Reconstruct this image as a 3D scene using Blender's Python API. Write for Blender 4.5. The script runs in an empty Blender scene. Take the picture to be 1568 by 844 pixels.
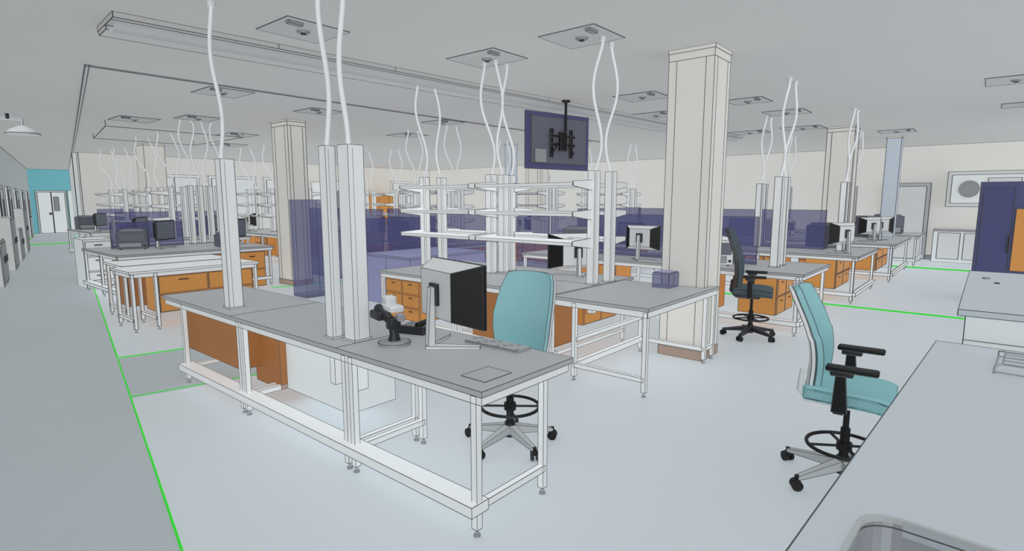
import bpy, bmesh, math, random
from mathutils import Vector, Matrix
random.seed(4)
D=bpy.data
# ---------------------------------------------------------------- materials
def mat(name,col,rough=.7,noise=.04,scale=6,alpha=1,metal=0,spec=.3):
    m=D.materials.new(name);m.use_nodes=True;nt=m.node_tree;N=nt.nodes;b=N["Principled BSDF"]
    lin=[((c/255+.055)/1.055)**2.4 if c>10 else c/255/12.92 for c in col]
    tc=N.new("ShaderNodeTexCoord");no=N.new("ShaderNodeTexNoise");no.inputs["Scale"].default_value=scale
    no.inputs["Detail"].default_value=3
    rp=N.new("ShaderNodeMix");rp.data_type='RGBA'
    rp.inputs[6].default_value=(*[c*(1-noise) for c in lin],1);rp.inputs[7].default_value=(*[min(1,c*(1+noise)) for c in lin],1)
    nt.links.new(tc.outputs["Object"],no.inputs["Vector"]);nt.links.new(no.outputs[0],rp.inputs[0])
    nt.links.new(rp.outputs[2],b.inputs["Base Color"])
    b.inputs["Roughness"].default_value=rough;b.inputs["Metallic"].default_value=metal
    b.inputs["Specular IOR Level"].default_value=spec
    b.inputs["Alpha"].default_value=alpha
    return m
M=dict(
 line=mat("sketch_line_dark",(84,84,88),.9,0,spec=0),
 gline=mat("floor_marking_green",(60,225,60),.8,0,spec=0),
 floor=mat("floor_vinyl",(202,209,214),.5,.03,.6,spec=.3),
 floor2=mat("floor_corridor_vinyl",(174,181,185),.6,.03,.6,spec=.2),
 ceil=mat("ceiling_paint",(190,190,189),.9,.02,.5,spec=0),
 ceilp=mat("ceiling_panel_paint",(181,181,181),.9,.02,.5,spec=0),
 wall=mat("wall_paint",(220,219,215),.9,.02,.8,spec=.1),
 wallw=mat("wall_white",(224,228,229),.9,.02,.8,spec=.1),
 teal_w=mat("wall_teal",(120,186,198),.9,.02),
 colm=mat("column_paint",(221,219,214),.8,.03,1.2,spec=.1),
 colb=mat("column_base_trim",(168,146,132),.7,.03,3),
 colt=mat("pipe_column_paint",(196,206,218),.7,.03,3),
 top=mat("bench_top_resin",(171,173,175),.5,.03,4,spec=.3),
 white=mat("white_powder_coat",(232,234,235),.5,.015,5),
 counter=mat("counter_solid_surface",(188,196,202),.45,.02,2),
 wood=mat("orange_wood",(204,142,76),.55,.06,9),
 woodd=mat("brown_wood",(164,110,64),.6,.06,9),
 lgray=mat("light_gray_plastic",(205,207,208),.5,.02),
 gray=mat("gray_plastic",(140,143,146),.5,.03),
 mgray=mat("mid_gray_plastic",(172,176,178),.5,.03),
 dgray=mat("slate_plastic",(96,97,110),.5,.03),
 dark=mat("dark_plastic",(38,39,44),.45,.05),
 black=mat("black_plastic",(12,12,13),.5,.05),
 teal=mat("teal_fabric",(134,180,185),.85,.05,40,spec=.1),
 mesh=mat("dark_mesh_fabric",(70,84,92),.8,.1,60),
 navy=mat("navy_translucent_acrylic",(90,92,140),.35,.03,2,alpha=.52),
 lav=mat("lavender_laminate",(146,148,186),.5,.03,2),
 navyd=mat("navy_laminate",(76,78,120),.5,.04,2,alpha=.85),
 screen=mat("screen_gray",(120,128,140),.3,.03),
 cable=mat("white_cable",(226,228,230),.5,0),
 chrome=mat("brushed_metal",(176,180,184),.35,.03,metal=.6),
)
# ---------------------------------------------------------------- mesh builder
class MB:
    def __init__(s,name,lw=.004):
        s.name=name;s.lw=lw;s.V=[];s.F=[];s.I=[];s.S=[];s.mats=[];s.X=Matrix()
    def mi(s,m):
        m=M[m]
        if m not in s.mats:s.mats.append(m)
        return s.mats.index(m)
    def add(s,vs,fs,m,smooth=False):
        o=len(s.V);s.V+= [s.X@Vector(v) for v in vs];k=s.mi(m)
        for f in fs:s.F.append([o+i for i in f]);s.I.append(k);s.S.append(smooth)
    def line(s,p,q,w=None,m="line"):
        w=(w or s.lw)/2;p=Vector(p);q=Vector(q);d=q-p
        if d.length<1e-5:return
        d.normalize();a=d.orthogonal() if abs(d.z)>.1 else Vector((0,0,1));a.normalize();b=d.cross(a).normalized();a=b.cross(d)
        vs=[c+i*a*w+j*b*w for c in(p,q) for i,j in((-1,-1),(1,-1),(1,1),(-1,1))]
        s.add(vs,[(0,1,5,4),(1,2,6,5),(2,3,7,6),(3,0,4,7),(3,2,1,0),(4,5,6,7)],m)
    def hexa(s,v,m,e=True,ms=None):
        fs=[(3,2,1,0),(4,5,6,7),(0,1,5,4),(1,2,6,5),(2,3,7,6),(3,0,4,7)]
        if ms:
            for f,mm in zip(fs,ms):s.add(v,[f],mm)
        else:s.add(v,fs,m)
        if e:
            for i,j in((0,1),(1,2),(2,3),(3,0),(4,5),(5,6),(6,7),(7,4),(0,4),(1,5),(2,6),(3,7)):s.line(v[i],v[j])
    def box(s,x0,y0,z0,x1,y1,z1,m,e=True):
        s.hexa([(x0,y0,z0),(x1,y0,z0),(x1,y1,z0),(x0,y1,z0),(x0,y0,z1),(x1,y0,z1),(x1,y1,z1),(x0,y1,z1)],m,e)
    def cb(s,c,d,m,e=True):
        s.box(c[0]-d[0]/2,c[1]-d[1]/2,c[2]-d[2]/2,c[0]+d[0]/2,c[1]+d[1]/2,c[2]+d[2]/2,m,e)
    def tube(s,pts,r,m,n=10,cap=True):
        P=[Vector(p) for p in pts];R=r if isinstance(r,(list,tuple)) else [r]*len(P)
        vs=[];fs=[];a=None
        for i,p in enumerate(P):
            d=(P[min(i+1,len(P)-1)]-P[max(i-1,0)]).normalized()
            if a is None:a=d.orthogonal().normalized()
            a=(a-d*a.dot(d)).normalized();b=d.cross(a)
            for k in range(n):
                t=2*math.pi*k/n;vs.append(p+(a*math.cos(t)+b*math.sin(t))*R[i])
        for i in range(len(P)-1):
            for k in range(n):
                fs.append((i*n+k,i*n+(k+1)%n,(i+1)*n+(k+1)%n,(i+1)*n+k))
        s.add(vs,fs,m,True)
        if cap:
            s.add(vs[:n],[list(range(n))[::-1]],m);s.add(vs[-n:],[list(range(n))],m)
    def cyl(s,p,q,r,m,n=14,r2=None):s.tube([p,q],[r,r if r2 is None else r2],m,n)
    def torus(s,c,R,r,m,n=32,k=8):
        vs=[];fs=[]
        for i in range(n):
            t=2*math.pi*i/n
            for j in range(k):
                u=2*math.pi*j/k;vs.append((c[0]+(R+r*math.cos(u))*math.cos(t),c[1]+(R+r*math.cos(u))*math.sin(t),c[2]+r*math.sin(u)))
        for i in range(n):
            for j in range(k):
                fs.append((i*k+j,((i+1)%n)*k+j,((i+1)%n)*k+(j+1)%k,i*k+(j+1)%k))
        s.add(vs,fs,m,True)
    def sheet(s,fn,nu,nv,th,mf,mb=None,edge=True):
        mb=mb or mf
        g=[[Vector(fn(i/nu,j/nv)) for j in range(nv+1)] for i in range(nu+1)]
        def nrm(i,j):
            du=g[min(i+1,nu)][j]-g[max(i-1,0)][j];dv=g[i][min(j+1,nv)]-g[i][max(j-1,0)]
            return du.cross(dv).normalized()
        h=[[g[i][j]-nrm(i,j)*th for j in range(nv+1)] for i in range(nu+1)]
        W=nv+1;a=[v for r in g for v in r];b=[v for r in h for v in r];o=len(a)
        q=[(i*W+j,(i+1)*W+j,(i+1)*W+j+1,i*W+j+1) for i in range(nu) for j in range(nv)]
        s.add(a,q,mf,True);s.add(b,[t[::-1] for t in q],mb,True)
        per=[(i,0) for i in range(nu)]+[(nu,j) for j in range(nv)]+[(i,nv) for i in range(nu,0,-1)]+[(0,j) for j in range(nv,0,-1)]
        for k in range(len(per)):
            i,j=per[k];i2,j2=per[(k+1)%len(per)]
            s.add([g[i][j],h[i][j],h[i2][j2],g[i2][j2]],[(0,1,2,3)],mb)
            if edge:s.line(g[i][j],g[i2][j2]);s.line(h[i][j],h[i2][j2])
    def rbox(s,c,d,bev,m,fn=None,seg=3,sub=0):
        bm=bmesh.new();bmesh.ops.create_cube(bm,size=1)
        for v in bm.verts:v.co=Vector((v.co.x*d[0],v.co.y*d[1],v.co.z*d[2]))
        if sub:bmesh.ops.subdivide_edges(bm,edges=bm.edges[:],cuts=sub,use_grid_fill=True)
        es=[e for e in bm.edges if len(e.link_faces)==2 and e.calc_face_angle(0)>.5]
        bmesh.ops.bevel(bm,geom=es,offset=bev,segments=seg,affect='EDGES',profile=.5)
        for v in bm.verts:
            if fn:v.co=Vector(fn(v.co))
            v.co+=Vector(c)
        bm.verts.index_update()
        s.add([v.co.copy() for v in bm.verts],[[v.index for v in f.verts] for f in bm.faces],m,True)
        bm.free()
    def build(s,loc=(0,0,0),rz=0):
        me=D.meshes.new(s.name);me.from_pydata([tuple(v) for v in s.V],[],s.F)
        for m in s.mats:me.materials.append(m)
        me.polygons.foreach_set("material_index",s.I);me.polygons.foreach_set("use_smooth",s.S);me.update()
        o=D.objects.new(s.name,me);bpy.context.collection.objects.link(o)
        o.location=loc;o.rotation_euler=(0,0,math.radians(rz));return o
def lwd(x,y):return min(.009,max(.003,.00068*math.hypot(x,y)))
C=3.42;T=.835;TH=-11.3
# ---------------------------------------------------------------- shell
b=MB("floor");b.box(-8,-8,-.12,24,44,0,"floor",False);b.build()
b=MB("ceiling");b.box(-8,-8,C,24,44,C+.15,"ceil",False);b.build()
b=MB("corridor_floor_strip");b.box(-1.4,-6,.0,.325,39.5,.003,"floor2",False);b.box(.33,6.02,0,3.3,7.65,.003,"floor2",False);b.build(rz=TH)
b=MB("floor_marking_lines")
g=.011
b.line((.325,-5,.005),(.325,6.1,.005),g,"gline");b.line((.325,7.68,.005),(.325,39,.005),g*1.3,"gline")
b.line((.325,6.05,.005),(3.3,6.05,.005),g*.8,"gline");b.line((.325,7.68,.005),(3.3,7.68,.005),g,"gline")
b.line((.325,6.1,.005),(.325,7.6,.005),g,"gline")
b.line((-1.38,10,.005),(-1.38,39,.005),g*2,"gline");b.line((-1.3,29.5,.005),(.3,29.5,.005),.06,"gline")
b.line((3.2,12,.005),(6.3,12,.005),g*1.5,"gline")
b.build(rz=TH)
b=MB("floor_marking_lines");b.line((10.8,-.3,.005),(10.8,5,.005),.03,"gline");b.line((18.2,-.2,.005),(18.2,4,.005),.05,"gline");b.build()
# corridor
b=MB("wall_west",.02);b.box(-1.6,-6,0,-1.42,39.6,C,"wallw",True)
b.build(rz=TH)
for k,s in enumerate((17.6,20.4,23.4,27,31,35)):
    b=MB("door_%d"%(k+2),.016);b.box(-1.42,s,0,-1.36,s+1.15,2.2,"white");b.box(-1.42,s+.1,0.01,-1.345,s+1.05,2.1,"wallw")
    b.box(-1.35,s+.7,1.1,-1.335,s+.95,1.8,"lgray");b.box(-1.345,s+.16,.98,-1.30,s+.28,1.04,"dark");b.build(rz=TH)
for k,(s,h) in enumerate(((15.5,.95),(19.1,1.35),(22,.95),(25.2,1.5))):
    b=MB("corridor_locker",.01);b.box(-1.42,s,0,-1.12,s+1.1,h,"lgray")
    for j in range(3):b.box(-1.12,s+.04+j*.36,.08,-1.10,s+.36+j*.36,h-.05,"white");b.box(-1.10,s+.3+j*.36,h*.5,-1.085,s+.33+j*.36,h*.5+.14,"dark")
    b.build(rz=TH)
b=MB("wall_north",.02);b.box(-1.6,39.5,0,3,39.7,C,"teal_w");b.box(.16,39.40,0,.4,39.5,2.3,"wallw");b.build(rz=TH)
b=MB("door_1",.02);b.box(-1.2,39.38,0,.1,39.49,2.28,"lgray");b.box(-1.12,39.35,0.01,-.56,39.38,2.2,"white");b.box(-.53,39.35,.01,.03,39.38,2.2,"white")
b.box(-.45,39.32,1.2,-.25,39.35,1.95,"gray");b.box(-.68,39.3,1,-.6,39.34,1.1,"dark");b.build(rz=TH)
b=MB("wall_corridor_east",.02);b.box(.33,24.9,0,.5,39.5,C,"wallw")
b.build(rz=TH)
b=MB("trim_1",.009);b.box(.33,8.7,C-.02,.37,39.5,C,"ceilp");b.build(rz=TH)
b=MB("trim_2",.007);b.box(2.07,8.48,C-.015,14,8.51,C,"ceilp");b.build()
b=MB("wall_back",.016);b.box(5.3,24,0,21.3,24.2,C,"wall",True);b.build()
b=MB("wall_east",.016);b.box(21.2,-7,0,21.4,24,C,"wall",True);b.build()
b=MB("baseboard_east",.012);b.box(21.14,-7,0,21.2,24,.12,"gray");b.build()
b=MB("baseboard_back",.012);b.box(5.4,23.94,0,21.1,24,.12,"gray");b.build()
for k in (0,1,2,5):
    x=7.2+k*2.25
    b=MB("window_%d"%(k+1),.014);b.box(x,23.9,1.05,x+1.9,24,2.75,"white");b.box(x+.1,23.87,1.15,x+.9,23.9,2.65,"wallw");b.box(x+1,23.87,1.15,x+1.8,23.9,2.65,"wallw");b.build()
# ceiling rail (linear trough)
b=MB("linear_ceiling_rail",.006)
b.box(0,-.33,C-.05,13.5,.3,C,"ceilp");b.box(0,-.03,C-.09,13.5,.26,C-.05,"ceil")
n=8
vs=[]
for X in(0.02,13.48):
    for k in range(n+1):
        t=math.pi*k/n;vs.append((X,-.14+.11*math.cos(t),C-.05-.08*math.sin(t)))
b.add(vs,[(k,k+1,n+2+k,n+1+k) for k in range(n)],"mgray",True)
b.line((0,-.25,C-.052),(13.5,-.25,C-.052));b.line((0,-.03,C-.06),(13.5,-.03,C-.06))
for i in range(10):b.line((i*1.45,-.33,C-.052),(i*1.45,-.33,C-.001))
b.build((1.68,6.27,0),-3.9)
# ceiling panels
def panel(x0,x1,y0,y1):
    l=lwd(x0,y0)
    b=MB("ceiling_access_panel",l);b.box(x0,y0,C-.006,x1,y1,C-.001,"ceilp")
    cx=(x0+x1)/2;cy=(y0+y1)/2
    b.cyl((cx,cy,C-.03),(cx,cy,C-.005),.05,"gray",16);b.cyl((cx,cy,C-.04),(cx,cy,C-.03),.028,"dark",12);b.torus((cx,cy,C-.015),.06,.007,"gray",20,6)
    b.cb((x0+.12,y0+.1,C-.02),(.14,.05,.025),"gray")
    b.build()
for q in ((2.7,3.34,4.9,5.5),(4.65,5.24,2.95,3.6),(4.66,5.26,4.22,4.95),(3.55,4.2,8.7,9.4),(4.4,5.05,11.9,12.6),(5.5,6.15,9.3,9.95),(8.0,8.65,4.0,4.7),(8.0,8.6,8.6,9.3),
 (10.1,10.8,-.45,.2),(11.2,11.85,2.7,3.4),(13.9,14.6,3.0,3.8),(14.0,14.7,4.2,5.0),(16,16.7,1.5,2.2),(13,13.7,8.7,9.4),(9.9,10.6,4.7,5.4),(6.2,6.9,14.2,15),(3.6,4.3,13,13.8),(9,9.7,11,11.8),(12,12.7,4.6,5.3),(9.5,10.1,2.9,3.5),(12.9,13.5,-.7,0),(7.2,7.9,17,18)):panel(*q)
# ---------------------------------------------------------------- columns
def column(x0,x1,y0,y1,seams=True,m="colm",base=True):
    l=lwd(x0,y0);b=MB("structural_column",l*1.1);b.box(x0,y0,0,x1,y1,C-.03,m)
    b.box(x0-.006,y0-.006,C-.04,x1+.006,y1+.006,C-.0,"colm")
    if seams:
        w=x1-x0
        for t in(.18,.82):
            b.line((x0+w*t,y0-.001,.12),(x0+w*t,y0-.001,C-.12))
            b.line((x0-.001,y0+(y1-y0)*t,.12),(x0-.001,y0+(y1-y0)*t,C-.12))
        b.line((x0,y0-.001,C-.12),(x1,y0-.001,C-.12));b.line((x0-.001,y0,C-.12),(x0-.001,y1,C-.12))
    if base:b.box(x0-.008,y0-.008,0,x1+.008,y1+.008,.11,"colb")
    b.build()
column(6.03,6.49,2.33,2.84);column(5.93,6.33,11.0,11.65);column(5.75,6.3,18.95,19.6,False);column(14.48,15,2.4,2.95);column(14.5,15,11.1,11.7)
column(17.7,18.0,1.88,2.2,False,"colt",False);column(12.6,12.85,10.7,10.95,False,"colt",False)
# ---------------------------------------------------------------- service poles
def wob(p,q,amp,ph,n=26,dirv=(1,-.3)):
    out=[]
    for i in range(n+1):
        t=i/n;w=math.sin(t*2*math.pi+ph)*amp*math.sin(math.pi*t)**.5*1.0
        s=t*t*(3-2*t)
        out.append((p[0]+(q[0]-p[0])*s+dirv[0]*w,p[1]+(q[1]-p[1])*s+dirv[1]*w,p[2]+(q[2]-p[2])*t))
    return out
def pole(x,y,w=.14,d=.11,z0=.5,z1=2.15,cables=(),r=.016,l=None):
    l=l or lwd(x,y)
    b=MB("service_pole",l);b.box(x-w/2,y-d/2,T,x+w/2,y+d/2,z1,"white");b.box(x-w*.38,y-d*.38,z0,x+w*.38,y+d*.38,T,"white")
    b.box(x-w/2-.01,y-d/2-.01,T,x+w/2+.01,y+d/2+.01,T+.015,"lgray")
    b.line((x-w*.2,y-d/2-.001,T+.02),(x-w*.2,y-d/2-.001,z1-.02),l*.6)
    for (dx,dy,ex,ey,amp,ph) in cables:
        b.tube(wob((x+dx,y+dy,z1-.05),(ex,ey,C),amp,ph),r,"cable",8)
        b.cyl((ex,ey,C-.04),(ex,ey,C),r*2,"lgray",10)
    return b.build()
pole(2.17,5.13,.12,.1,.5,2.15,((-.03,0,2.12,5.06,.035,0),),.017)
pole(2.14,3.46,.075,.08,.5,2.16,((0,0,2.13,3.42,.03,0),),.018)
pole(2.21,3.29,.12,.12,.48,2.16,((-.02,0,2.2,3.32,.03,2.2),),.018)
for (x,y,cs) in ((5.46,3.42,((0,0,5.06,3.1,.10,.3),)),(5.76,3.38,((0,0,5.33,3.16,.10,3.3),)),
  (5.44,4.97,((0,0,5.04,4.7,.08,.3),)),(5.60,4.90,((0,0,5.08,4.56,.08,3.2),)),(5.78,4.93,((0,0,5.31,4.59,.08,.5),)),
  (5.46,6.3,((0,0,5.05,5.9,.07,.2),)),(5.76,6.26,((0,0,5.33,5.92,.07,3.3),))):
    pole(x,y,.11,.09,.5,2.12,cs,.016)
# ---------------------------------------------------------------- benches
def foot(b,x,y,z=.0):
    b.cyl((x,y,0),(x,y,.012),.02,"gray",10);b.cyl((x,y,.01),(x,y,.06),.010,"chrome",8)
def leg(b,x,y,t=.04,ztop=.79):
    b.box(x-t/2,y-t/2,.045,x+t/2,y+t/2,ztop,"white");foot(b,x,y)
def bench_y(x0,x1,y0,y1,secs,lx0=.02,lx1=.2,name="lab_bench",l=None,rail=True,topm="top"):
    """bench, long axis y; secs = leg frame positions"""
    b=MB(name,l or lwd(x0,y0))
    b.box(x0-.02,y0-.02,T-.032,x1,y1,T,topm)
    b.box(x0,y0,T-.085,x1-.02,y1-.02,T-.034,"white")
    for s in secs:
        leg(b,x0+lx0,s);leg(b,x1-lx1,s);b.box(x0+lx0,s-.02,.15,x1-lx1,s+.02,.19,"white")
    if rail:
        b.box(x0-.05,secs[0]-.03,.14,x0+.08,secs[-1]+.03,.2,"white")
    return b
b=bench_y(2.0,2.8,1.9,6.35,(1.96,3.07,3.15,4.62,4.70,5.92))
b.line((1.98,3.2,T+.001),(2.8,3.2,T+.001));b.line((1.98,4.78,T+.001),(2.8,4.78,T+.001))
b.box(2.10,1.97,T,2.32,2.15,T+.002,"top")
b.box(2.12,4.95,.3,2.55,6.15,.74,"woodd");b.box(2.36,3.65,.15,2.8,4.6,.74,"wallw")
b.box(2.3,4.6,.15,2.7,5.05,.74,"woodd")
b.build()
def drawers(b,x0,x1,y,z0=.25,z1=.74,cols=2,rows=2,m="wood",dep=.5,axis='x'):
    """drawer block whose fronts face -y (axis x) or -x (axis y)"""
    if axis=='x':
        b.box(x0,y,z0,x1,y+dep,z1,m)
        w=(x1-x0)/cols;h=(z1-z0)/rows
        for i in range(cols):
            for j in range(rows):
                a=x0+i*w;c=z0+j*h
                b.box(a+.012,y-.018,c+.012,a+w-.012,y,c+h-.012,m)
                b.box(a+w*.4,y-.03,c+h*.7,a+w*.6,y-.018,c+h*.75,"dark",False)
    else:
        b.box(y,x0,z0,y+dep,x1,z1,m)
        w=(x1-x0)/cols;h=(z1-z0)/rows
        for i in range(cols):
            for j in range(rows):
                a=x0+i*w;c=z0+j*h
                b.box(y-.018,a+.012,c+.012,y,a+w-.012,c+h-.012,m)
                b.box(y-.03,a+w*.4,c+h*.7,y-.018,a+w*.6,c+h*.75,"dark",False)
b=bench_y(4.66,6.3,3.36,6.35,(3.42,4.8,4.9,6.3),.02,.1)
drawers(b,5.55,6.25,4.70,.2,.74,2,3,axis='y')
b.box(4.7,3.5,.2,5.2,4.6,.74,"woodd");drawers(b,5.4,6.15,3.5,.35,.74,2,1)
b.line((5.45,3.36,T+.001),(5.45,6.35,T+.001))
b.build()
# end table, notched round the column
b=MB("lab_table",.004);x0,x1,y0,y1=4.52,6.0,2.24,3.3
def prism(b,pts,z0,z1,m):
    n=len(pts);V=[(p[0],p[1],z0) for p in pts]+[(p[0],p[1],z1) for p in pts]
    b.add(V,[list(range(n))[::-1],list(range(n,2*n))]+[(i,(i+1)%n,n+(i+1)%n,n+i) for i in range(n)],m)
    for i in range(n):
        j=(i+1)%n;b.line(V[i],V[j]);b.line(V[n+i],V[n+j]);b.line(V[i],V[n+i])
prism(b,[(4.52,2.24),(6.24,2.24),(6.24,2.315),(6.0,2.315),(6.0,3.3),(4.52,3.3)],T-.03,T,"top")
prism(b,[(4.54,2.255),(6.22,2.255),(6.22,2.305),(5.98,2.305),(5.98,3.28),(4.54,3.28)],T-.09,T-.032,"white")
for x in(4.56,5.97):
    for y in(2.28,3.05):leg(b,x,y)
    b.box(x-.02,2.28,.14,x+.02,3.05,.18,"white")
leg(b,6.2,2.28,.035);b.box(5.97,2.265,.14,6.2,2.3,.18,"white")
b.box(4.56,3.02,.13,5.97,3.08,.19,"white");b.box(4.56,3.03,.4,5.97,3.07,.44,"white");b.build()
# shelving
def shelves(x0,x1,ys,zs=(1.30,1.62,1.95),dep=.4,side=-1,l=.004):
    b=MB("open_shelving_unit",l)
    for ya,yb in zip(ys[:-1],ys[1:]):
        for z in zs:
            xa,xb=(x0-dep,x0) if side<0 else (x1,x1+dep)
            b.box(xa,ya+.02,z,xb,yb-.02,z+.035,"white")
            xo=xa if side<0 else xb;xi=xb if side<0 else xa
            for y in(ya+.02,yb-.02):
                b.hexa([(xo,y-.006,z+.0),(xi,y-.006,z-.05),(xi,y+.006,z-.05),(xo,y+.006,z+.0),(xo,y-.006,z+.05),(xi,y-.006,z+.07),(xi,y+.006,z+.07),(xo,y+.006,z+.05)],"white")
    return b
for sd in(-1,1):
    for ys in((3.4,4.9),(4.97,6.36)):
        shelves(5.44,5.8,ys,side=sd).build()
# ---------------------------------------------------------------- monitors
def monitor(x,y,rz,w=.58,h=.38,zc=1.2,z0=T,l=None,dep=.12,ins=.11):
    """screen faces local +x ; tapered housing toward -x"""
    l=l or lwd(x,y)
    b=MB("desktop_monitor",l)
    b.box(-.012,-w/2,zc-h/2,.012,w/2,zc+h/2,"black");b.box(.012,-w/2+.02,zc-h/2+.02,.015,w/2-.02,zc+h/2-.02,"screen",False)
    i=ins;j=.05
    O=[(-.012,-w/2,zc-h/2),(-.012,w/2,zc-h/2),(-.012,w/2,zc+h/2),(-.012,-w/2,zc+h/2)]
    I=[(-dep,-w/2+i,zc-h/2+j),(-dep,w/2-i,zc-h/2+j),(-dep,w/2-i,zc+h/2-j),(-dep,-w/2+i,zc+h/2-j)]
    b.hexa(O+I,"lgray",True,["black","lgray","lgray","black","lgray","black"])
    b.box(-dep-.02,-.05,zc-.07,-dep,.05,zc+.07,"dark")
    b.hexa([(-dep-.07,-.022,z0+.02),(-dep-.02,-.022,z0+.02),(-dep-.02,.022,z0+.02),(-dep-.07,.022,z0+.02),(-dep-.045,-.022,zc+.05),(-dep-.015,-.022,zc+.05),(-dep-.015,.022,zc+.05),(-dep-.045,.022,zc+.05)],"lgray")
    for sg in(-1,1):
        b.hexa([(-dep-.09,-.02*1,z0),(-dep-.02,.02,z0),(.06,sg*.2+.02,z0),(.03,sg*.2-.02,z0),(-dep-.09,-.02,z0+.022),(-dep-.02,.02,z0+.022),(.06,sg*.2+.02,z0+.016),(.03,sg*.2-.02,z0+.016)],"lgray")
    return b.build((x,y,0),rz)
monitor(2.59,2.67,-14,.66,.41,1.19,dep=.17,ins=.13)
monitor(5.98,4.05,55,.66,.44,1.15,dep=.2,ins=.13)
def keyboard(x,y,rz):
    b=MB("keyboard",.003);b.rbox((0,0,T+.01),(.14,.46,.018),.006,"gray")
    for i in range(4):
        for j in range(14):b.cb((-.05+i*.033,-.21+j*.0325,T+.02),(.026,.026,.006),"top" if (i+j)%5 else "gray",False)
    b.line((-.07,-.23,T+.018),(-.07,.23,T+.018));b.line((.07,-.23,T+.018),(.07,.23,T+.018))
    b.build((x,y,0),rz)
keyboard(2.70,2.42,2)
b=MB("desk_microscope",.003)
b.tube([(0,0,T),(0,0,T+.018),(0,0,T+.03)],[.11,.11,.09],"gray",28);b.torus((0,0,T+.02),.108,.003,"line",28,5)
b.tube([(0,0,T+.02),(0,.0,T+.08),(-.01,.01,T+.13)],[.045,.03,.028],"dark",12)
b.rbox((0,0.01,T+.14),(.08,.09,.08),.015,"dark")
b.tube([(-.01,.03,T+.16),(-.03,.12,T+.20),(-.04,.18,T+.23)],[.032,.034,.03],"dark",12)
b.rbox((-.03,.16,T+.18),(.1,.16,.06),.015,"dark")
b.rbox((.02,.05,T+.24),(.1,.15,.045),.015,"lgray");b.rbox((.03,.14,T+.28),(.08,.09,.06),.015,"lgray")
b.rbox((.03,-.04,T+.19),(.05,.06,.05),.01,"gray")
b.build((2.29,2.98,0),-15)
b=MB("desk_telephone",.003)
b.hexa([(-.09,-.11,T),(.09,-.11,T),(.09,.11,T),(-.09,.11,T),(-.09,-.11,T+.06),(.09,-.11,T+.025),(.09,.11,T+.025),(-.09,.11,T+.06)],"dark")
b.rbox((-.01,-.07,T+.075),(.19,.045,.035),.012,"black")
for i in range(4):
    for j in range(3):b.cb((-.04+i*.032,.0+j*.035,T+.05),(.02,.024,.02),"gray",False)
b.build((2.62,3.15,0),20)
# bench instruments (analysers, incubators) on the more distant islands
def instrument(x,y,w,d,h,rz,m="lgray"):
    b=MB("bench_instrument",lwd(x,y)*.8)
    b.box(-w/2,-d/2,T+.02,w/2,d/2,T+h,m);b.box(-w/2+.03,-d/2-.012,T+h*.45,w/2-.03,-d/2,T+h-.04,"dgray")
    b.box(-w/2+.03,-d/2-.01,T+.05,w/2-.1,-d/2,T+h*.38,"gray")
    b.cyl((w/2-.05,-d/2-.02,T+h*.2),(w/2-.05,-d/2,T+h*.2),.02,"dark",10)
    b.hexa([(-w/2+.03,-d/2+.03,T+h),(w/2-.03,-d/2+.03,T+h),(w/2-.03,d/2-.03,T+h),(-w/2+.03,d/2-.03,T+h),(-w/2+.08,-d/2+.08,T+h+.05),(w/2-.08,-d/2+.08,T+h+.05),(w/2-.08,d/2-.03,T+h+.05),(-w/2+.08,d/2-.03,T+h+.05)],m)
    for sx in(-1,1):
        for sy in(-1,1):b.cyl((sx*(w/2-.05),sy*(d/2-.05),T),(sx*(w/2-.05),sy*(d/2-.05),T+.02),.02,"dark",8)
    b.build((x,y,0),rz)
for q in((8.3,3.1,.45,.4,.38,-50,"lgray"),(8.3,5.5,.5,.4,.45,-60,"dgray"),(9.15,3.5,.4,.4,.5,-40,"dgray"),(8.6,10.9,.5,.5,.5,-40,"dgray"),(8.5,9.0,.4,.4,.35,-40,"lgray"),
 (12.8,2.5,.5,.5,.45,-30,"dgray"),(11.6,4.6,.5,.5,.4,-60,"lgray"),(17.0,2.4,.5,.5,.5,-30,"dgray"),(15.2,4.0,.5,.5,.45,-50,"lgray"),(19.2,2.2,.6,.5,.5,-40,"dgray"),
 (3.6,12.9,.5,.45,.35,-20,"dgray"),(5.0,12.0,.35,.3,.25,0,"dgray"),(6.3,17,.5,.5,.5,-10,"dgray"),(4.6,16.9,.5,.5,.4,0,"lgray"),(5.0,22.5,.5,.5,.4,0,"dgray")):instrument(*q)
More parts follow.
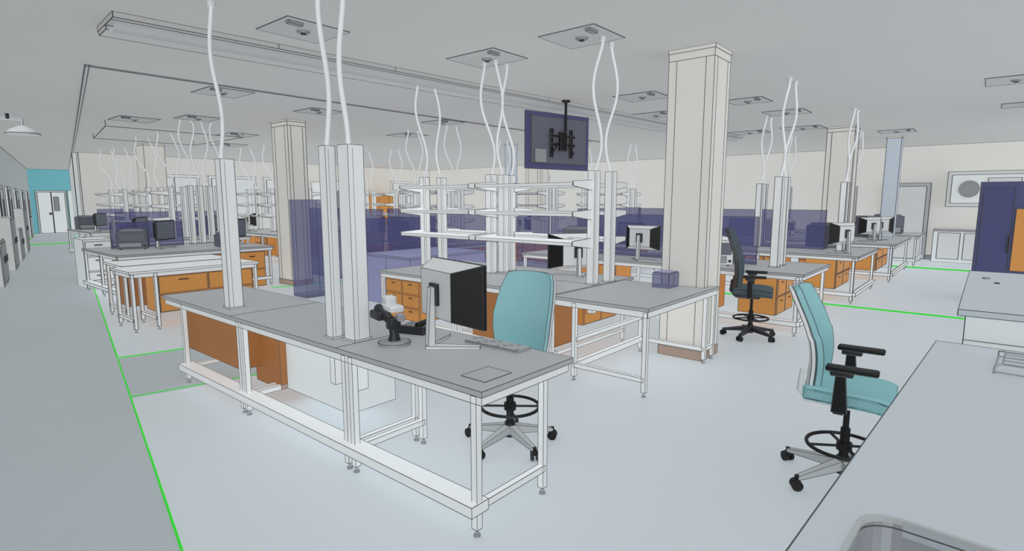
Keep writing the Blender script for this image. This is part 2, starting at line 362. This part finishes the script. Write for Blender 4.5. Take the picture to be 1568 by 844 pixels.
# ---------------------------------------------------------------- chairs
def chair(x,y,rz,fab="teal",frame="lgray",seat=.6,ring=True,l=.003,backh=.62,arms=True,ph=.3,rh=.26,R=.33):
    """drafting stool; faces local -y"""
    b=MB("drafting_chair",l)
    for k in range(5):
        a=2*math.pi*k/5+ph;ca,sa=math.cos(a),math.sin(a);px,py=-sa,ca
        def q(r,w,z):return (ca*r+px*w,sa*r+py*w,z)
        b.hexa([q(.03,-.03,.09),q(R,-.016,.065),q(R,.016,.065),q(.03,.03,.09),q(.03,-.028,.15),q(R,-.014,.09),q(R,.014,.09),q(.03,.028,.15)],"mgray" if frame!="dark" else "dark")
        b.cyl(q(R,0,.05),q(R,0,.095),.014,"black",10)
        for sg in(-1,1):
            c=Vector(q(R,0,.034));d=Vector((math.cos(a+1.1),math.sin(a+1.1),0))
            b.cyl(c+d*sg*.008,c+d*sg*.03,.034,"black",16)
        b.rbox(q(R,0,.055),(.045,.045,.03),.01,"black")
    b.cyl((0,0,.06),(0,0,.17),.04,"dark",16);b.cyl((0,0,.17),(0,0,.36),.028,"black",16);b.cyl((0,0,.36),(0,0,seat-.07),.018,"black",14)
    if ring:
        b.torus((0,0,rh),.215,.012,"black",40,8);b.cyl((0,0,rh-.025),(0,0,rh+.025),.045,"black",16)
        for k in range(4):
            a=math.pi/2*k+.5;b.cyl((.03*math.cos(a),.03*math.sin(a),rh),(.215*math.cos(a),.215*math.sin(a),rh),.009,"black",8)
    b.rbox((0,.03,seat-.07),(.16,.26,.06),.02,"dark")
    b.rbox((0,0,seat-.035),(.46,.44,.03),.012,frame)
    def sf(v):
        t=v.y/.24
        z=v.z-(.03*max(0,-t-.45)**1.5*2)+.012*(v.x/.24)**2*(1 if v.z>0 else 0)
        x=v.x*(1-.06*max(0,t))
        return (x,v.y,z)
    b.rbox((0,-.01,seat+.005),(.50,.48,.085),.03,fab,sf,4,5)
    for sx in(-1,1):b.line((sx*.248,-.2,seat-.015),(sx*.243,.2,seat-.015))
    z0=seat+.04
    def prof(v):
        return .185+.04*v-.04*math.sin(v*math.pi*1.1+.2)+.075*max(0,v)**2.2
    def bf(u,v,off=0,ws=1.0,v0=0,v1=1):
        v=v0+(v1-v0)*v
        s=2*u-1;w=(.2+.03*math.sin(math.pi*max(0,min(1,v*1.05))))*ws
        edge=abs(2*v-1)**8
        w*=1-.13*edge
        return (s*w,prof(v)-.04*s*s+off,z0+v*backh-.012*abs(s)**3*(1 if v>.5 else -1))
    b.sheet(lambda u,v:bf(u,v),12,14,.035,fab,fab)
    b.sheet(lambda u,v:bf(u,v,.042,1.05,-.02,.99),12,14,.022,frame,frame)
    for sx in(-1,1):
        b.tube([(sx*.12,.05,seat-.06),(sx*.16,.18,seat-.06),(sx*.19,.25,seat+.02),(sx*.2,.24,seat+.16)],[.02,.022,.02,.014],frame if frame!="black" else "dark",8)
    if arms:
        for sx in(-1,1):
            X=sx*.285
            b.hexa([(X-.018,-.02,seat-.05),(X+.018,-.02,seat-.05),(X+.018,.06,seat-.05),(X-.018,.06,seat-.05),(X-.015,.0,seat+.17),(X+.015,.0,seat+.17),(X+.015,.05,seat+.17),(X-.015,.05,seat+.17)],"black")
            b.box(min(X,X-sx*.14),.0,seat-.065,max(X,X-sx*.14),.05,seat-.035,"black")
            b.rbox((X,.02,seat+.185),(.06,.12,.03),.01,"dark")
            b.rbox((X,-.03,seat+.215),(.085,.27,.032),.013,"black")
    return b.build((x,y,0),rz)
chair(3.02,2.58,-80,seat=.6,arms=False,rh=.29,ph=math.radians(44))
chair(3.97,.58,4,seat=.6,ph=math.radians(143),rh=.24,R=.36)
chair(7.55,2.28,15,"mesh","dark",.62,True,.005,.78)
# ---------------------------------------------------------------- foreground counters with sink
KX=Matrix.Translation((4.45,.19,0))@Matrix.Rotation(math.radians(-2.6),4,'Z')@Matrix.Translation((-4.42,-.24,0))
b=MB("sink_counter",.0035);b.X=KX;z=.9
X0,X1,Y0,Y1=-.5,4.42,-1.6,.24;sx0,sx1,sy0,sy1=.9,1.8,-.55,.13
for q in((X0,Y0,sx0,Y1),(sx1,Y0,X1,Y1),(sx0,sy1,sx1,Y1),(sx0,Y0,sx1,sy0)):b.box(q[0],q[1],z-.04,q[2],q[3],z,"counter",False)
r=.09;ring=[]
for cx,cy,a0 in((sx1-r,sy1-r,0),(sx0+r,sy1-r,90),(sx0+r,sy0+r,180),(sx1-r,sy0+r,270)):
    for k in range(7):
        a=math.radians(a0+15*k);ring.append((cx+r*math.cos(a),cy+r*math.sin(a)))
corn=[(sx1,sy1),(sx0,sy1),(sx0,sy0),(sx1,sy0)]
for ci in range(4):
    pts=ring[ci*7:ci*7+7];c=corn[ci]
    for k in range(6):b.add([(c[0],c[1],z),(pts[k+1][0],pts[k+1][1],z),(pts[k][0],pts[k][1],z)],[(0,1,2)],"counter")
n=len(ring);b.add([(p[0],p[1],z) for p in ring]+[(p[0],p[1],z-.22) for p in ring],[(k,(k+1)%n,n+(k+1)%n,n+k) for k in range(n)]+[list(range(n,2*n))],"chrome")
for k in range(n):
    p,q=ring[k],ring[(k+1)%n];b.line((p[0],p[1],z+.004),(q[0],q[1],z+.004),.014,"mgray");b.line((p[0],p[1],z-.02),(q[0],q[1],z-.02))
for p,q in(((X0,Y1),(X1,Y1)),((X1,Y1),(X1,Y0))):
    for zz in(z,z-.04):b.line((*p,zz),(*q,zz))
b.box(X0,Y0,.1,X1-.03,Y1-.04,z-.24,"wallw");b.box(X0,Y0,0,X1-.05,Y1-.1,.1,"gray")
b.box(X0,Y1-.07,z-.24,X1-.03,Y1-.04,z-.04,"wallw");b.box(X1-.06,Y0,z-.24,X1-.03,Y1-.04,z-.04,"wallw")
b.build()
b=MB("wire_sink_rack",.003)
for (w,h) in((.2,.12),(.16,.09)):
    pts=[(-w,-h,.0),(w,-h,0),(w,h,0),(-w,h,0),(-w,-h,0)]
    for p,q in zip(pts[:-1],pts[1:]):
        b.cyl((p[0],p[1],z+.01+(.2-w)*.9),(q[0],q[1],z+.01+(.2-w)*.9),.005,"gray",6)
for s in(-1,1):
    b.tube([(s*.2,-.12,z),(s*.2,-.12,z+.04),(s*.16,-.09,z+.05)],.005,"gray",6);b.tube([(s*.2,.12,z),(s*.2,.12,z+.04),(s*.16,.09,z+.05)],.005,"gray",6)
for k in range(5):b.cyl((-.16+k*.08,-.09,z+.05),(-.16+k*.08,.09,z+.05),.004,"gray",6)
b.build((3.98,-.22,0),-3)
b=MB("tall_counter_unit",.004);b.box(4.57,-1.8,1.06,7.15,.1,1.1,"counter");b.box(4.6,-1.8,0,7.1,.06,1.06,"wallw")
b.line((4.598,-1.5,.9),(4.598,.06,.9));b.cyl((6.5,-.03,1.1),(6.5,-.03,1.115),.03,"gray",14);b.cyl((6.2,-.1,1.1),(6.2,-.1,1.108),.02,"dark",14)
b.build()
# ---------------------------------------------------------------- hanging display seen from behind
b=MB("ceiling_mounted_television",.007)
b.cyl((.1,0,2.8),(.1,0,C),.022,"black",12);b.cyl((.1,0,C-.03),(.1,0,C),.07,"black",16)
w,h=.7,.45;zc=2.75
b.box(-w,.06,zc-h,w,.10,zc+h,"navyd");b.box(-w+.09,.03,zc-h+.09,w-.09,.06,zc+h-.07,"dgray");b.box(-w+.03,.1,zc-h+.03,w-.03,.104,zc+h-.03,"dgray")
for x in(-.2,.24):b.box(x-.03,-.0,zc-.26,x+.03,.03,zc+.2,"black")
b.box(-.26,-.02,zc-.08,.3,.0,zc-.03,"black");b.box(-.26,-.02,zc+.06,.3,.0,zc+.1,"black");b.cb((0.02,-.02,zc),(.14,.06,.3),"black")
for x in(-.22,.27):b.cyl((x,-.03,zc-.2),(x*.3,-.03,zc),.014,"black",8)
b.box(-w+.15,.02,zc-h+.1,-w+.4,.03,zc-h+.32,"gray")
b.build((7.74,5.50,0),TH)
b=MB("emergency_shower",.004)
b.cyl((-1.42,0,2.86),(-.36,0,2.86),.014,"chrome",10);b.cyl((-.36,0,2.7),(-.36,0,2.87),.016,"chrome",10);b.cyl((-1.42,0,2.86),(-1.38,0,2.86),.05,"chrome",14)
b.tube([(-.36,0,2.78),(-.36,0,2.76),(-.36,0,2.72),(-.36,0,2.68),(-.36,0,2.665)],[.04,.08,.15,.19,.18],"lgray",28)
b.torus((-.36,0,2.675),.188,.005,"line",32,6);b.cyl((-.5,0,2.86),(-.5,0,2.93),.02,"dark",8)
b.build((10.1*.196,10.1*.981,0),TH)
# ---------------------------------------------------------------- translucent partitions and boxes
def part(x0,y0,x1,y1,z0,z1,m="navy",name="acrylic_partition"):
    b=MB(name,lwd(x0,y0)*.7);b.box(x0,y0,z0,x1,y1,z1,m)
    if x1-x0>y1-y0:b.line((x0+(x1-x0)/2,y0-.001,z0),(x0+(x1-x0)/2,y0-.001,z1))
    else:b.line((x0-.001,(y0+y1)/2,z0),(x0-.001,(y0+y1)/2,z1))
    b.box(x0+.02,y0+.005,z0,x1-.02,max(y0+.03,y1-.005),z0+.04,"gray");b.build()
part(5.3,9.45,5.85,9.9,0,1.8)
part(6.0,8.9,8.0,8.95,0,1.45);part(7.2,9.7,7.26,13,0,1.6);part(9.9,8.2,11.1,8.26,0,1.5)
b=MB("lavender_storage_cabinet",.007);b.box(5.9,7.2,0,7.7,8.5,.82,"lav");b.box(5.88,7.18,.82,7.72,8.52,.85,"lav");b.line((5.899,7.85,.05),(5.899,7.85,.8));b.line((6.9,7.199,.05),(6.9,7.199,.8));b.build()
part(8.70,2.6,8.74,6.4,.836,1.55);part(7.9,7.2,7.95,10.4,0,1.6);part(12.2,2.4,12.26,6.4,.84,1.6);part(10.6,7,13.5,7.06,0,1.6)
b=MB("glassware_box",.004);b.box(0,0,T,.24,.2,T+.16,"navy");b.box(.01,.01,T+.16,.23,.19,T+.17,"lav");b.line((.12,0,T),(.12,0,T+.16));b.build((5.72,2.6,0))
b=MB("tall_storage_cabinet",.009);b.box(12.7,-2.2,0,13.8,.15,2.1,"navyd");b.box(12.66,-1.1,.6,12.7,-.34,1.65,"wood");b.box(12.68,-.3,.1,12.7,.1,2.0,"navyd");b.box(12.65,-.3,.9,12.68,-.27,1.2,"dark");b.build()
# ---------------------------------------------------------------- other islands
def island(x0,x1,y0,y1,wood=True,poles=(),sh=True,mon=(),nsec=3,gap=.0,woodspan=None):
    l=lwd(x0,y0)
    secs=[y0+.06+(y1-y0-.12)*k/nsec for k in range(nsec+1)]
    b=bench_y(x0,x1,y0,y1,secs,.02,.06,"lab_bench",l)
    b.box(x0,y0-.005,.14,x1-.06,y0+.05,.2,"white")
    if wood:
        drawers(b,x0+.15,x0+(x1-x0)*.62,y0+.35,.22,.74,2,2)
        yy=y0+1.2
        while yy+.7<y1:
            drawers(b,yy,yy+.7,x0+.08,.2,.74,2,3,axis='y');yy+=1.6
    b.build()
    xm=(x0+x1)/2
    for py in poles:
        for dx in(-.16,.14):
            pole(xm+dx,py,.12,.1,.5,2.12,((0,0,xm+dx-.2,py-.1,.09,.4+(3 if dx>0 else 0)),),.018)
    if sh and len(poles)>1:
        for a,c in zip(poles[:-1],poles[1:]):
            s=shelves(xm-.2,xm+.2,(a,c),side=-1,l=l);s.build();s=shelves(xm-.2,xm+.2,(a,c),side=1,l=l);s.build()
    for (mx,my,rz) in mon:monitor(mx,my,rz)
island(7.95,9.5,1.78,6.5,True,(2.3,),False,((9.1,4.9,170),(8.2,4.2,0)))
island(11.1,13.3,1.65,6.5,True,(2.1,3.6,5.1),False,((11.5,2.0,60),(12.9,4.2,170)))
island(14.6,17.6,1.5,5.8,True,(2.6,4.1),False,((15.3,2.1,50),(16,2,20)))
island(18.6,20.4,1.4,5,False,(),False,())
island(8.2,9.8,8.6,12.2,True,(9.3,10.6),True,((8.5,11.6,0),))
island(11.2,12.8,8,12.5,True,(8.8,10.4),True,((11.5,9.4,0),))
island(14.5,16.3,7.5,10.8,True,(8.3,9.9),True,())
island(7.6,9.4,14.5,18.5,True,(15,16.6,18.1),True,((8,17.3,0),))
island(11,12.8,14.5,18.5,True,(15,16.6),True,())
# left group
b=MB("lab_bench",.006);x0,x1,y0,y1=2.34,4.1,8.7,9.5
b.box(x0,y0,T-.03,x1,y1,T,"white");b.box(x0+.02,y0+.02,T-.085,x1-.02,y1-.02,T-.032,"white")
for x in(2.38,2.66,4.05):
    for y in(8.74,9.4):leg(b,x,y)
    b.box(x-.02,8.74,.14,x+.02,9.4,.18,"white")
drawers(b,2.7,4.03,8.8,.22,.74,2,2);b.build()
b=MB("lab_bench",.006);y0,y1=9.6,10.5;x0,x1=2.5,4.1
b.box(x0,y0,T-.03,x1,y1,T,"white")
for x in(2.54,4.05):
    for y in(9.64,10.44):leg(b,x,y)
    b.box(x-.02,9.64,.14,x+.02,10.44,.18,"white")
b.box(2.6,9.75,.2,3.9,10.35,.74,"woodd");b.build()
island(2.95,5.75,11.5,13.7,False,(),False,((4.05,12.5,-50),(5.35,12.3,-60)),2)
b=MB("drawer_pedestal",.007);drawers(b,4.5,5.6,11.6,0,.735,2,2);b.build()
for x in(4.85,5.05,5.25,5.45):pole(x,13.3,.11,.1,.5,2.1,((0,0,x-.25,12.8,.08,x*9),),.016)
island(3.9,6.9,15,18,True,(15.6,17.2),True,((4.5,15.4,-40),(6.2,15.4,-60)),2)
island(4.6,7.2,20.3,23,False,(21,22.4),True,((5,20.8,-40),),2)
part(3.3,13.15,4.6,13.2,.84,1.35);part(4.2,16.2,6.6,16.25,.84,1.5);part(5.2,21.9,7,21.95,.84,1.5)
b=MB("file_cabinet",.008);b.box(3.0,13.9,0,3.5,14.6,1.0,"wallw")
for j in range(3):b.box(3.03,13.88,.05+j*.31,3.47,13.9,.33+j*.31,"white");b.box(3.18,13.86,.25+j*.31,3.32,13.88,.27+j*.31,"dark",False)
b.build()
b=MB("suspended_rail_frame",.01)
for p,q in(((3.6,14),(6.4,14)),((6.4,14),(6.4,17)),((6.4,17),(4.1,17)),((4.1,17),(3.6,14))):
    b.line((*p,3.3),(*q,3.3),.012)
for p in((3.6,14),(6.4,14),(6.4,17),(4.1,17)):b.line((*p,3.3),(*p,C),.01)
b.build()
b=MB("wall_bench_cabinets",.012);b.box(20.45,-3.6,0,21.13,1.2,.9,"wallw");b.box(20.42,-3.6,.9,21.13,1.2,.94,"top")
for k in range(8):b.box(20.43,-3.55+k*.59,.1,20.45,-3.05+k*.59,.85,"lgray")
b.build()
b=MB("exhaust_hood",.012);b.box(20.7,-.8,1.6,21.19,1.0,2.6,"lgray");b.box(20.66,-.7,1.7,20.7,.9,2.5,"wallw");b.cyl((20.6,.5,2.1),(20.68,.5,2.1),.24,"gray",24);b.box(20.6,-.6,1.8,20.66,.1,2.4,"lgray");b.build()
b=MB("door_9",.012);b.box(21.05,1.4,0,21.13,2.6,2.3,"mgray");b.box(21.02,1.5,.01,21.05,2.5,2.2,"lgray");b.build()
b=MB("fume_cupboard",.012);b.box(13.9,23,0,15.5,23.85,2.6,"white");b.box(14.05,22.96,1,15.35,23,2.2,"gray");b.box(14.0,22.9,.85,15.4,23,.9,"top");b.build()
b=MB("orange_wardrobe",.012);b.box(17.0,23,0,18.2,23.9,2.1,"wood");b.line((17.6,22.99,.05),(17.6,22.99,2.05));b.box(17.5,22.96,1,17.56,23,1.3,"dark");b.build()
# ---------------------------------------------------------------- lights
def sun(name,rot,e,col,shadow):
    l=D.lights.new(name,'SUN');l.energy=e;l.color=col;l.angle=math.radians(20);l.use_shadow=shadow
    try:l.cycles.cast_shadow=shadow
    except Exception:pass
    o=D.objects.new(name,l);bpy.context.collection.objects.link(o);o.rotation_euler=[math.radians(r) for r in rot]
sun("overhead_fill_sun",(0,0,0),1.1,(.97,.99,1),False)  # added fill for floor and tops, passes the ceiling without shadow
sun("side_fill_sun",(75,0,-48),1.5,(1,.995,.98),False)  # added shadowless fill, roughly along the view, to brighten upright faces
sun("upward_fill_sun",(180,0,0),1.1,(1,1,1),False)  # added upward sun to brighten the ceiling, stands in for bounced light
w=D.worlds.new("World");bpy.context.scene.world=w;w.use_nodes=True
w.node_tree.nodes["Background"].inputs[0].default_value=(.95,.97,1,1);w.node_tree.nodes["Background"].inputs[1].default_value=.95
# ---------------------------------------------------------------- camera
cam=D.cameras.new("camera");cam.sensor_width=36;cam.lens=857/1568*36;cam.clip_end=200
co=D.objects.new("camera",cam);bpy.context.collection.objects.link(co);co.location=(0,0,1.8)
co.rotation_euler=(math.radians(90-7.71),0,math.radians(40.3-90))
sc=bpy.context.scene;sc.camera=co
sc.view_settings.view_transform='Standard'
